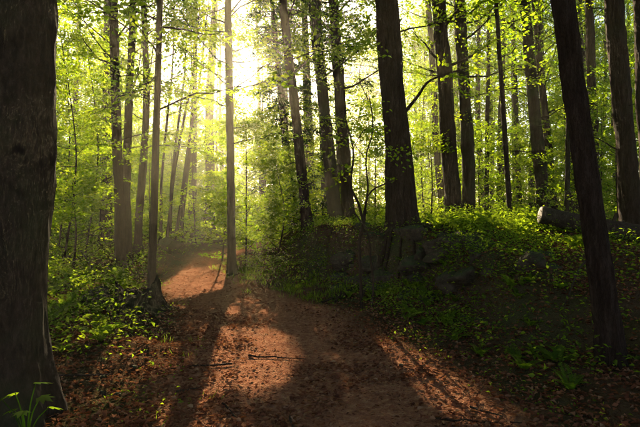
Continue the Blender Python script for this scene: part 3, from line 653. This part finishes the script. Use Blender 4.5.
for i, (px, Y, sx, sy, sz, dz, lab) in enumerate([
    (352, 9.3, .42, .35, .22, 0.0, 'low mossy rock beside the forked sapling on the bank'),
    (385, 9.0, .55, .4, .26, 0.02, 'wide mossy rock in front of the big double trunk'),
    (420, 8.6, .5, .4, .24, 0.05, 'rounded dark rock under the right root of the big trunk'),
    (447, 8.3, .5, .42, .25, 0.05, 'overhanging dark rock on the crest below the ferns'),
    (478, 7.9, .36, .4, .3, 0.0, 'upright rough rock below the ferns on the crest'),
    (508, 7.5, .4, .4, .2, 0.0, 'flat broken rock at the edge of the fern patch'),
    (535, 7.2, .46, .36, .16, 0.04, 'wide flat grey slab rock on the crest under the log'),
    (570, 6.8, .36, .36, .16, 0.02, 'small flat rock on the crest beside the leaning trunk')]):
    rock('mossy_rock', lab, gpt(px, Y, dz - 0.14), (sx * 0.9, sy, sz * 0.95), i + 3, rk, rotz=i * 0.8)
rr2 = np.random.default_rng(5)
for i in range(44):
    y_ = 6.3 + 4.6 * rr2.random(); x_ = float(pathR(y_)) + 1.15 + 1.0 * rr2.random(); q_ = 0.10 + 0.2 * rr2.random() ** 1.5
    rock('ledge_stone', 'dark broken stone wedged into the rough ledge of the bank', (x_, y_, gz(x_, y_) - 0.2 * q_), (q_ * 1.4, q_, q_ * 0.8), 80 + i, 'broken stones in the bank ledge', 'stone', rotz=i)
rock('mossy_boulder', 'dark round boulder on the mound left of the path bend', gpt(172, 16.6, 0.15), (.42, .45, .42), 31)
rock('mossy_boulder', 'low dark mossy boulder in the plants beside the stump', gpt(101, 7.6, 0.05), (.3, .28, .26), 32)
for i, (px, Y, s) in enumerate([(105, 4.75, .05), (103, 4.4, .045), (135, 5.0, .04), (402, 5.15, .035), (62, 4.2, .06), (118, 4.3, .035)]):
    rock('small_stone', 'small pale stone half buried at the path side', gpt(px, Y, 0.01), (s, s * .8, s * .5), 60 + i, 'small stones beside the path', 'stone')

def stump():
    p = np.array(gpt(136, 7.7)); root = thing('broken_stump', tuple(p), 'dark rotten stump with a pointed splinter beside the slim maple', 'stump')
    th = np.linspace(0, 2 * np.pi, 56, endpoint=False); zs = np.linspace(-0.15, 1, 26)
    top = 0.30 + 0.08 * np.sin(th * 2 + 1) + 0.10 * vnoise(np.cos(th) * 3 + 9, np.sin(th) * 3, 0) + 0.20 * np.exp(-((th - 0.35) / 0.16) ** 2)
    V = []
    for q in zs:
        r = 0.27 + 0.14 * np.exp(-max(q, 0) / 0.25) + 0.06 * (vnoise(np.cos(th) * 2.2, np.sin(th) * 2.2, q * 1.5) - 0.5) * 2 + 0.02 * np.sin(th * 17 + 3 * np.sin(q * 4))
        V.append(np.stack([r * 1.15 * np.cos(th), r * np.sin(th), q * top], -1))
    for q, f in [(0.97, .86), (0.6, .7), (0.5, .3)]:
        r = 0.27 * f; V.append(np.stack([r * 1.15 * np.cos(th), r * np.sin(th), q * (0.5 * top + 0.15)], -1))
    V.append(np.array([[0, 0, 0.16]])); n = len(zs) + 3
    i = np.arange(n - 1)[:, None] * 56; j = np.arange(56)[None]; j2 = (j + 1) % 56
    F = np.stack([i + j, i + j2, i + 56 + j2, i + 56 + j], -1).reshape(-1, 4); b = (n - 1) * 56
    F3 = [[b + q, b + (q + 1) % 56, n * 56] for q in range(56)]
    link_mesh('wood', np.concatenate(V), [F, F3], M['bark_moss'], root, True)
    G = Geo()
    for a in (0.4, 1.9, 3.0, 4.4, 5.5):
        P = np.array([[0.26 * math.cos(a), 0.24 * math.sin(a), 0.12], [0.45 * math.cos(a + .1), 0.42 * math.sin(a + .1), 0.02], [0.68 * math.cos(a + .2), 0.65 * math.sin(a + .2), -0.06]])
        Gq = spline(P, 8); V_, F_ = tube(Gq, np.linspace(.07, .025, 8), 8); link_mesh('root', V_, [F_], M['bark_moss'], root, True)
stump()

# exposed roots of the big trunk creeping over the crest
bt = next(o for o in C.objects if o.name == 'big_oak_tree')
for (pts, r0) in [([(395, 232), (375, 238), (352, 240), (335, 246)], .07), ([(398, 234), (385, 246), (370, 258), (362, 268)], .05), ([(412, 236), (418, 248), (414, 262), (420, 276)], .05), ([(420, 234), (440, 240), (456, 250), (470, 262)], .06), ([(408, 236), (402, 252), (398, 266)], .04), ([(398, 232), (370, 234), (345, 236), (322, 248)], .05), ([(422, 234), (446, 236), (474, 244), (496, 262)], .05), ([(414, 236), (430, 252), (436, 268), (448, 284)], .035), ([(400, 236), (384, 240), (382, 260), (372, 284)], .035)]:
    P = []
    for q, (a, b) in enumerate(pts):
        Y = 9.75 - 0.45 * q; X = (a - 320) / FPX * Y; P.append((X, Y, gz(X, Y) + 0.04 - 0.02 * q))
    Q = spline(P, 24); Q[:, 2] = ground_z(Q[:, 0], Q[:, 1]) + 0.035 + 0.04 * np.sin(np.linspace(0, 9, 24))
    V_, F_ = tube(Q, np.linspace(r0, r0 * .35, 24), 10, lambda th, z, rr: 0.012 * (vnoise(np.cos(th) * 3, np.sin(th) * 3, z * 8) - .5))
    link_mesh('root', V_ - np.array(bt.location), [F_], M['bark'], bt, True)

# fallen twigs and thin dead branches on the ground
tw = 'dead twigs lying on the ground'
for i in range(22):
    Y = 3.2 + 8 * rng.random(); px = 60 + 540 * rng.random(); X = (px - 320) / FPX * Y; a = rng.random() * 6.28; ln = 0.25 + 0.6 * rng.random()
    t = np.linspace(-.5, .5, 8); xs = X + np.cos(a) * ln * t + np.cumsum(rng.normal(0, .012, 8)); ys = Y + np.sin(a) * ln * t + np.cumsum(rng.normal(0, .012, 8))
    P = np.stack([xs, ys, ground_z(xs, ys) + 0.018], -1); V_, F_ = tube(P, np.linspace(.011, .004, 8), 5)
    o = link_mesh('dead_twig', V_ - P[3], [F_], M['dead_wood'] if i % 2 else M['bark'], None, True); o.location = P[3]; tag(o, 'thin dead twig lying on the leaf litter', 'twig', tw)
def dead_branch(label, pts, r0):
    P = []
    for (a, Y, dz) in pts: X = (a - 320) / FPX * Y; P.append((X, Y, gz(X, Y) + dz))
    Q = spline(P, 24); V_, F_ = tube(Q, np.linspace(r0, r0 * .4, 24), 8); o = link_mesh('fallen_branch', V_ - Q[0], [F_], M['dead_wood'], None, True); o.location = Q[0]
    tag(o, label, 'branch')
dead_branch('pale dead branch leaning in the plants left of the close trunk cluster', [(98, 10.6, .02), (92, 11.0, .25), (80, 11.6, .5)], .03)
dead_branch('thin dead branch lying across the leaf litter near the foreground trunk', [(48, 4.5, .03), (78, 4.6, .03), (112, 4.75, .03)], .014)
dead_branch('dark root-like branch hanging down the rocky bank face', [(596, 5.9, .35), (580, 5.8, .25), (565, 5.6, .08)], .016)

# ------------------------------------------------------------------ low plants
def fern_mesh(seed, nfr=9, ln=0.55):
    r = np.random.default_rng(seed); Ps = []; Ds = []; Ns = []; ss = []; rd = []
    for f in range(nfr):
        a = f * 2.4 + r.normal(0, .3); L_ = ln * (0.7 + 0.5 * r.random()); el = 0.95 + 0.3 * r.random()
        t = np.linspace(0.12, 1, 24); x = L_ * (t * math.cos(el) + 0.42 * t ** 2); z = L_ * (t * math.sin(el) - 0.38 * t ** 2.4)
        d = np.array([math.cos(a), math.sin(a), 0]); side = np.array([-d[1], d[0], 0]); P = d[None] * x[:, None] + np.array([0, 0, 1.])[None] * z[:, None]
        T = np.gradient(P, axis=0); T = unit(T); pl = L_ * 0.2 * np.sin(np.pi * np.clip(0.12 + 0.9 * t, 0, 1)) ** 0.7 + 0.015
        for s in (-1, 1):
            Ps.append(P); Ds.append(side[None] * s + T * 0.45 + r.normal(0, .06, P.shape)); Ns.append(np.cross(T, side[None]) * -1 + 0 * P); ss.append(pl); rd.append(np.full(len(P), r.random()))
    P = np.concatenate(Ps); V, F, k = leaf_mesh_arrays(P, np.concatenate(Ds), unit(np.concatenate(Ns)), np.concatenate(ss), False, 0.24, 0.05)
    RV, RF = [], []; base = len(V); fr_n = len(Ps) // 2
    for f in range(fr_n):
        P_ = np.vstack([[[0, 0, -0.02]], Ps[2 * f]]); v_, f_ = tube(P_, np.linspace(0.007, 0.003, len(P_)), 3); RV.append(v_); RF.append(f_ + base); base += len(v_)
    RF = np.concatenate(RF)
    return link_mesh('fern', np.concatenate([V] + RV), [F, RF], M['fern'], None, face_attr={'rnd': np.concatenate([np.repeat(np.concatenate(rd), k), np.full(len(RF), .3)])})
ferns = [fern_mesh(i, 8 + i % 3, 0.5 + 0.06 * i) for i in range(4)]
fused = [False] * 4
def put_fern(x, y, sc, label, group):
    i = int(rng.integers(0, 4)); src = ferns[i]
    o = src if not fused[i] else src.copy()
    if fused[i]: C.objects.link(o)
    fused[i] = True
    o.location = (x, y, gz(x, y) - 0.02); o.rotation_euler = (rng.normal(0, .08), rng.normal(0, .08), rng.random() * 6.28); o.scale = (sc, sc, sc * (0.9 + .4 * rng.random()))
    tag(o, label, 'fern', group)
n = 0
while n < 150:
    Y = 7.4 + 6.5 * rng.random(); px = 432 + 175 * rng.random(); X = (px - 320) / FPX * Y
    if Y < 9.3 - (px - 432) * 0.012 and px < 560: continue
    if px > 530 and 7.9 < Y < 9.6: continue
    put_fern(X, Y, 0.42 + 0.3 * rng.random(), 'upright bright fern in the sunlit patch on the bank top', 'ferns on the sunlit bank top'); n += 1
for q in range(120):
    Y = 4.3 + 4.6 * rng.random(); px = 345 + 290 * rng.random(); X = (px - 320) / FPX * Y
    d = X - pathR(Y)
    if d < 0.5 or d > 2.6: continue
    put_fern(X, Y, 0.2 + 0.22 * rng.random(), 'dark fern growing on the shaded face of the bank', 'ferns on the shaded bank face')
for q in range(46):
    Y = 5.2 + 7 * rng.random(); X = pathL(Y) - 0.4 - 3.0 * rng.random()
    if abs(X / Y * FPX + 320) > 640 or X / Y * FPX + 320 < 40: continue
    put_fern(X, Y, 0.35 + 0.4 * rng.random(), 'feathery green fern in the low plants left of the path', 'ferns left of the path')
for i_, f_ in enumerate(ferns):
    if not fused[i_]: bpy.data.objects.remove(f_)

def cover(name, label, pts, lsz, h, k, mat, kind='plant', wid=0.6):
    """low leafy ground cover: pts (n,2) plant centres"""
    n_ = len(pts); z = ground_z(pts[:, 0], pts[:, 1]); r = rng
    off = r.normal(0, 0.11, (n_, k, 2)); hh = h * r.random((n_, k)) * (0.5 + r.random((n_, 1)))
    P = np.concatenate([pts[:, None] + off, (z[:, None] + 0.01 + hh)[..., None]], -1).reshape(-1, 3)
    D = np.concatenate([off * 6 + r.normal(0, .5, (n_, k, 2)), r.normal(0.15, .3, (n_, k, 1))], -1).reshape(-1, 3)
    Nn = np.array([0, 0, 1.]) + r.normal(0, .4, P.shape)
    rd = np.clip(np.repeat(r.random((n_, 1)), k, 1) * .6 + r.random((n_, k)) * .4, 0, 1).ravel()
    o = build_leaves(name, [(P, unit(D), unit(Nn), lsz * (0.5 + r.random(len(P))), rd)], M[mat], None, (0, 0, 0), False, wid)
    return tag(o, label, kind, kind='stuff')
def scatter(n_, y0, y1, fn):
    Y = y0 + (y1 - y0) * rng.random(n_); px = -10 + 660 * rng.random(n_); X = (px - 320) / FPX * Y
    p = fn(X, Y); m_ = rng.random(n_) < p; return np.stack([X[m_], Y[m_]], -1)
dens = lambda X, Y: sstep(0.40, 0.62, vnoise(X * 0.9, Y * 0.9, 8.0))
left = lambda X, Y: sstep(0.1, 0.9, pathL(Y) - X) * (0.35 + 0.65 * dens(X, Y)) * sstep(4.6, 6.2, Y + 0.3 * (pathL(Y) - X))
right = lambda X, Y: sstep(0.25, 1.0, X - pathR(Y)) * (0.25 + 0.7 * dens(X, Y)) * sstep(3.9, 5.6, Y - 0.25 * X + 0.5)
cover('low_plants', 'dense low green plants covering the ground left of the path', scatter(7000, 4.2, 18, left), 0.056, 0.30, 12, 'cover')
cover('bank_plants', 'sparse dark low plants on the face and top of the bank', scatter(11000, 4.0, 16, right), 0.046, 0.22, 10, 'cover')
cover('bank_top_plants', 'dense sunlit green plants covering the bank top among the ferns', scatter(5200, 8.2, 13.5, lambda X, Y: sstep(2.2, 2.7, X - pathR(Y)) * (X / Y * FPX > 115) * (X / Y * FPX < 300) * ((X / Y * FPX < 212) | (Y > 9.4))), 0.06, 0.34, 9, 'fern', wid=0.4)
cover('wood_floor_plants', 'green undergrowth on the floor of the wood beyond the bend', scatter(3800, 17, 48, lambda X, Y: 0.9 * ((X < pathL(Y) - .3) | (X > pathR(Y) + .3))), 0.16, 0.55, 9, 'cover')
edge = lambda X, Y: (np.exp(-((np.minimum(np.abs(X - pathL(Y) + .15), np.abs(X - pathR(Y) - .15))) / 0.3) ** 2)) * 0.35
cover('path_edge_weeds', 'small weeds scattered along both edges of the path', scatter(1800, 3.4, 14, edge), 0.032, 0.09, 9, 'cover')
face = lambda X, Y: sstep(0.5, 0.8, X - pathR(Y)) * (1 - sstep(2.0, 2.5, X - pathR(Y)))
cover('ledge_plants', 'small dark leaves and moss hanging on the rough ledge of the bank', scatter(3200, 6.0, 13.5, face), 0.042, 0.12, 10, 'cover')
# grass along the inside of the bend
def grass(name, label, pts, h, k):
    n_ = len(pts); z = ground_z(pts[:, 0], pts[:, 1]); off = rng.normal(0, .07, (n_, k, 2))
    P = np.concatenate([pts[:, None] + off, np.repeat(z[:, None, None], k, 1)], -1).reshape(-1, 3)
    D = np.concatenate([off * 3 + rng.normal(0, .25, (n_, k, 2)), np.ones((n_, k, 1)) * .8], -1).reshape(-1, 3)
    Nn = np.concatenate([rng.normal(0, 1, (len(P), 2)), np.full((len(P), 1), .5)], -1)
    o = build_leaves(name, [(P, unit(D), unit(Nn), h * (.4 + rng.random(len(P))), rng.random(len(P)))], M['fern'], None, (0, 0, 0), False, 0.035)
    return tag(o, label, 'grass', kind='stuff')
gp = scatter(2400, 8.5, 15, lambda X, Y: np.exp(-((X - pathR(Y) - 0.5) / 0.55) ** 2) * 0.9)
grass('bend_grass', 'fine grass growing along the inner edge of the path bend', gp, 0.12, 16)
gp = scatter(700, 3.6, 7, lambda X, Y: np.exp(-((X - pathL(Y) + 0.1) / 0.4) ** 2) * (0.06 + 0.35 * dens(X + 3, Y)))
grass('verge_grass', 'sparse grass tufts on the left edge of the path', gp, 0.085, 9)

# leaf litter
def litter(name, label, pts, size, hexa=True, wid=0.62, lift=0.012):
    n_ = len(pts); z = ground_z(pts[:, 0], pts[:, 1]); P = np.concatenate([pts, (z + 0.012 + 0.012 * rng.random(n_))[:, None]], -1); P[:, 2] += lift - 0.012
    a = rng.random(n_) * 6.28; D = np.stack([np.cos(a), np.sin(a), rng.normal(0, .16, n_)], -1); Nn = np.array([0, 0, 1.]) + rng.normal(0, .28, (n_, 3))
    V, F, k = leaf_mesh_arrays(P, D, unit(Nn), size * (0.45 + 0.9 * rng.random(n_)), hexa, wid, 0.2)
    rd = np.clip(rng.beta(2.0, 1.9, n_), 0, 1)
    o = link_mesh(name, V, [F], M['litter'], None, face_attr={'rnd': np.repeat(rd, k)})
    return tag(o, label, 'leaf litter', kind='stuff')
onp = lambda X, Y: np.clip(0.4 + 0.8 * sstep(.4, .62, vnoise(X * 1.8, Y * 1.8, 3.0)) - 0.6 * np.exp(-((X - 0.5 * pathL(Y) - 0.5 * pathR(Y)) / 0.6) ** 2), 0.05, 1) * sstep(-.5, 0, np.minimum(X - pathL(Y), pathR(Y) - X))
litter('path_litter', 'reddish brown dead leaves strewn over the path', np.concatenate([scatter(24000, 2.7, 8, onp), scatter(9000, 8, 18, onp)]), 0.05)
offp = lambda X, Y: 0.8 * sstep(-.2, .4, np.maximum(X - pathR(Y), pathL(Y) - X))
litter('floor_litter', 'brown dead leaves lying under the plants beside the path', np.concatenate([scatter(26000, 2.7, 9, offp), scatter(11000, 9, 18, offp)]), 0.054, False)

onp2 = lambda X, Y: 0.25 * sstep(-.4, 0, np.minimum(X - pathL(Y), pathR(Y) - X))
litter('path_crumbs', 'fine brown needles and leaf crumbs scattered over the trodden path', np.concatenate([scatter(42000, 2.7, 8.5, onp2), scatter(16000, 8.5, 17, onp2)]), 0.035, False, 0.3, 0.003)

litter('ledge_litter', 'dead leaves caught on the rough ledge of the bank', scatter(16000, 5.6, 13.5, face), 0.05)
# leafy seedling at the foot of the foreground trunk: each leaf is its own piece
sb = np.array([-1.93, 3.28, 0.0]); sb[2] = gz(sb[0], sb[1])
sd_root = thing('maple_seedling', tuple(sb), 'small broad-leaved seedling growing against the foot of the foreground trunk', 'seedling')
G = Geo(); leaf_src = None
for i, (dx, dy, dz) in enumerate([(-.16, 0, .30), (-.04, -.05, .36), (.05, .03, .40), (.12, -.04, .33), (-.10, .04, .22), (.02, -.07, .25), (.14, .03, .24)]):
    tip = np.array([dx, dy, dz]); P = spline([np.array([0, 0, -0.03]), tip * np.array([.4, .4, .6]), tip], 8); G.add(*tube(P, np.linspace(.006, .003, 8), 5))
    if leaf_src is None:
        # five-lobed blade
        ang = [0, .35, .62, .95, 1.25, 1.75, 2.2]; rad = [1, .55, .86, .45, .68, .32, .3]
        pr = [(r * math.cos(a), r * math.sin(a)) for a, r in zip(ang, rad)]
        out_ = pr + [(-.02, 0)] + [(x, -y) for x, y in pr[:0:-1]]
        V = np.array([[x, y, -0.25 * x * x - .15 * abs(y)] for x, y in out_] + [[0.05, 0, 0.0]]) * 0.095; nn = len(out_)
        F = [[i_, (i_ + 1) % nn, nn] for i_ in range(nn)]
        lf = link_mesh('leaf', V, [F], M['cover'], sd_root, face_attr={'rnd': np.full(nn, .4)}); leaf_src = lf
    else:
        lf = leaf_src.copy(); C.objects.link(lf); lf.parent = sd_root
    lf.location = tip; lf.rotation_euler = (rng.normal(0, .3), 0.15 + rng.normal(0, .25), math.atan2(dy, dx) + rng.normal(0, .4)); s_ = .8 + .4 * rng.random(); lf.scale = (s_, s_, s_)
G.build('stem', M['cover'], sd_root)

# ------------------------------------------------------------------ the sun's disc and the haze
def sun_disc():
    d = 2500.0; r = d * math.tan(math.radians(0.30))
    bpy.ops.mesh.primitive_uv_sphere_add(segments=32, ring_count=16, radius=r, location=tuple(S * d + np.array([0, 0, EYE])))
    o = bpy.context.object; o.name = 'sun'
    m, nt, out = new_mat('sun_surface'); e = N(nt, 'ShaderNodeEmission'); e.inputs[0].default_value = (1, .88, .65, 1); e.inputs[1].default_value = 150.0
    tr = N(nt, 'ShaderNodeBsdfTransparent'); ad = N(nt, 'ShaderNodeAddShader'); nt.links.new(e.outputs[0], ad.inputs[0]); nt.links.new(tr.outputs[0], ad.inputs[1])
    nt.links.new(ad.outputs[0], out.inputs[0]); o.data.materials.append(m); m.cycles.emission_sampling = 'NONE'
    tag(o, 'blazing low sun shining between the trees', None, kind='structure')
sun_disc()
def haze():
    lo = (-125, -36, -4); hi = (125, 156, 33)
    V = np.array([(x, y, z) for x in (lo[0], hi[0]) for y in (lo[1], hi[1]) for z in (lo[2], hi[2])], float)
    F = [[0, 1, 3, 2], [4, 6, 7, 5], [0, 4, 5, 1], [2, 3, 7, 6], [0, 2, 6, 4], [1, 5, 7, 3]]
    m, nt, out = new_mat('haze_air'); v = N(nt, 'ShaderNodeVolumePrincipled'); v.inputs['Color'].default_value = (1.0, 0.93, 0.68, 1); v.inputs['Density'].default_value = 0.0011; v.inputs['Anisotropy'].default_value = 0.77
    nt.links.new(v.outputs[0], out.inputs['Volume'])
    o = link_mesh('haze', V, [F], m); tag(o, 'thin warm haze filling the air of the wood', 'haze', kind='stuff')
haze()
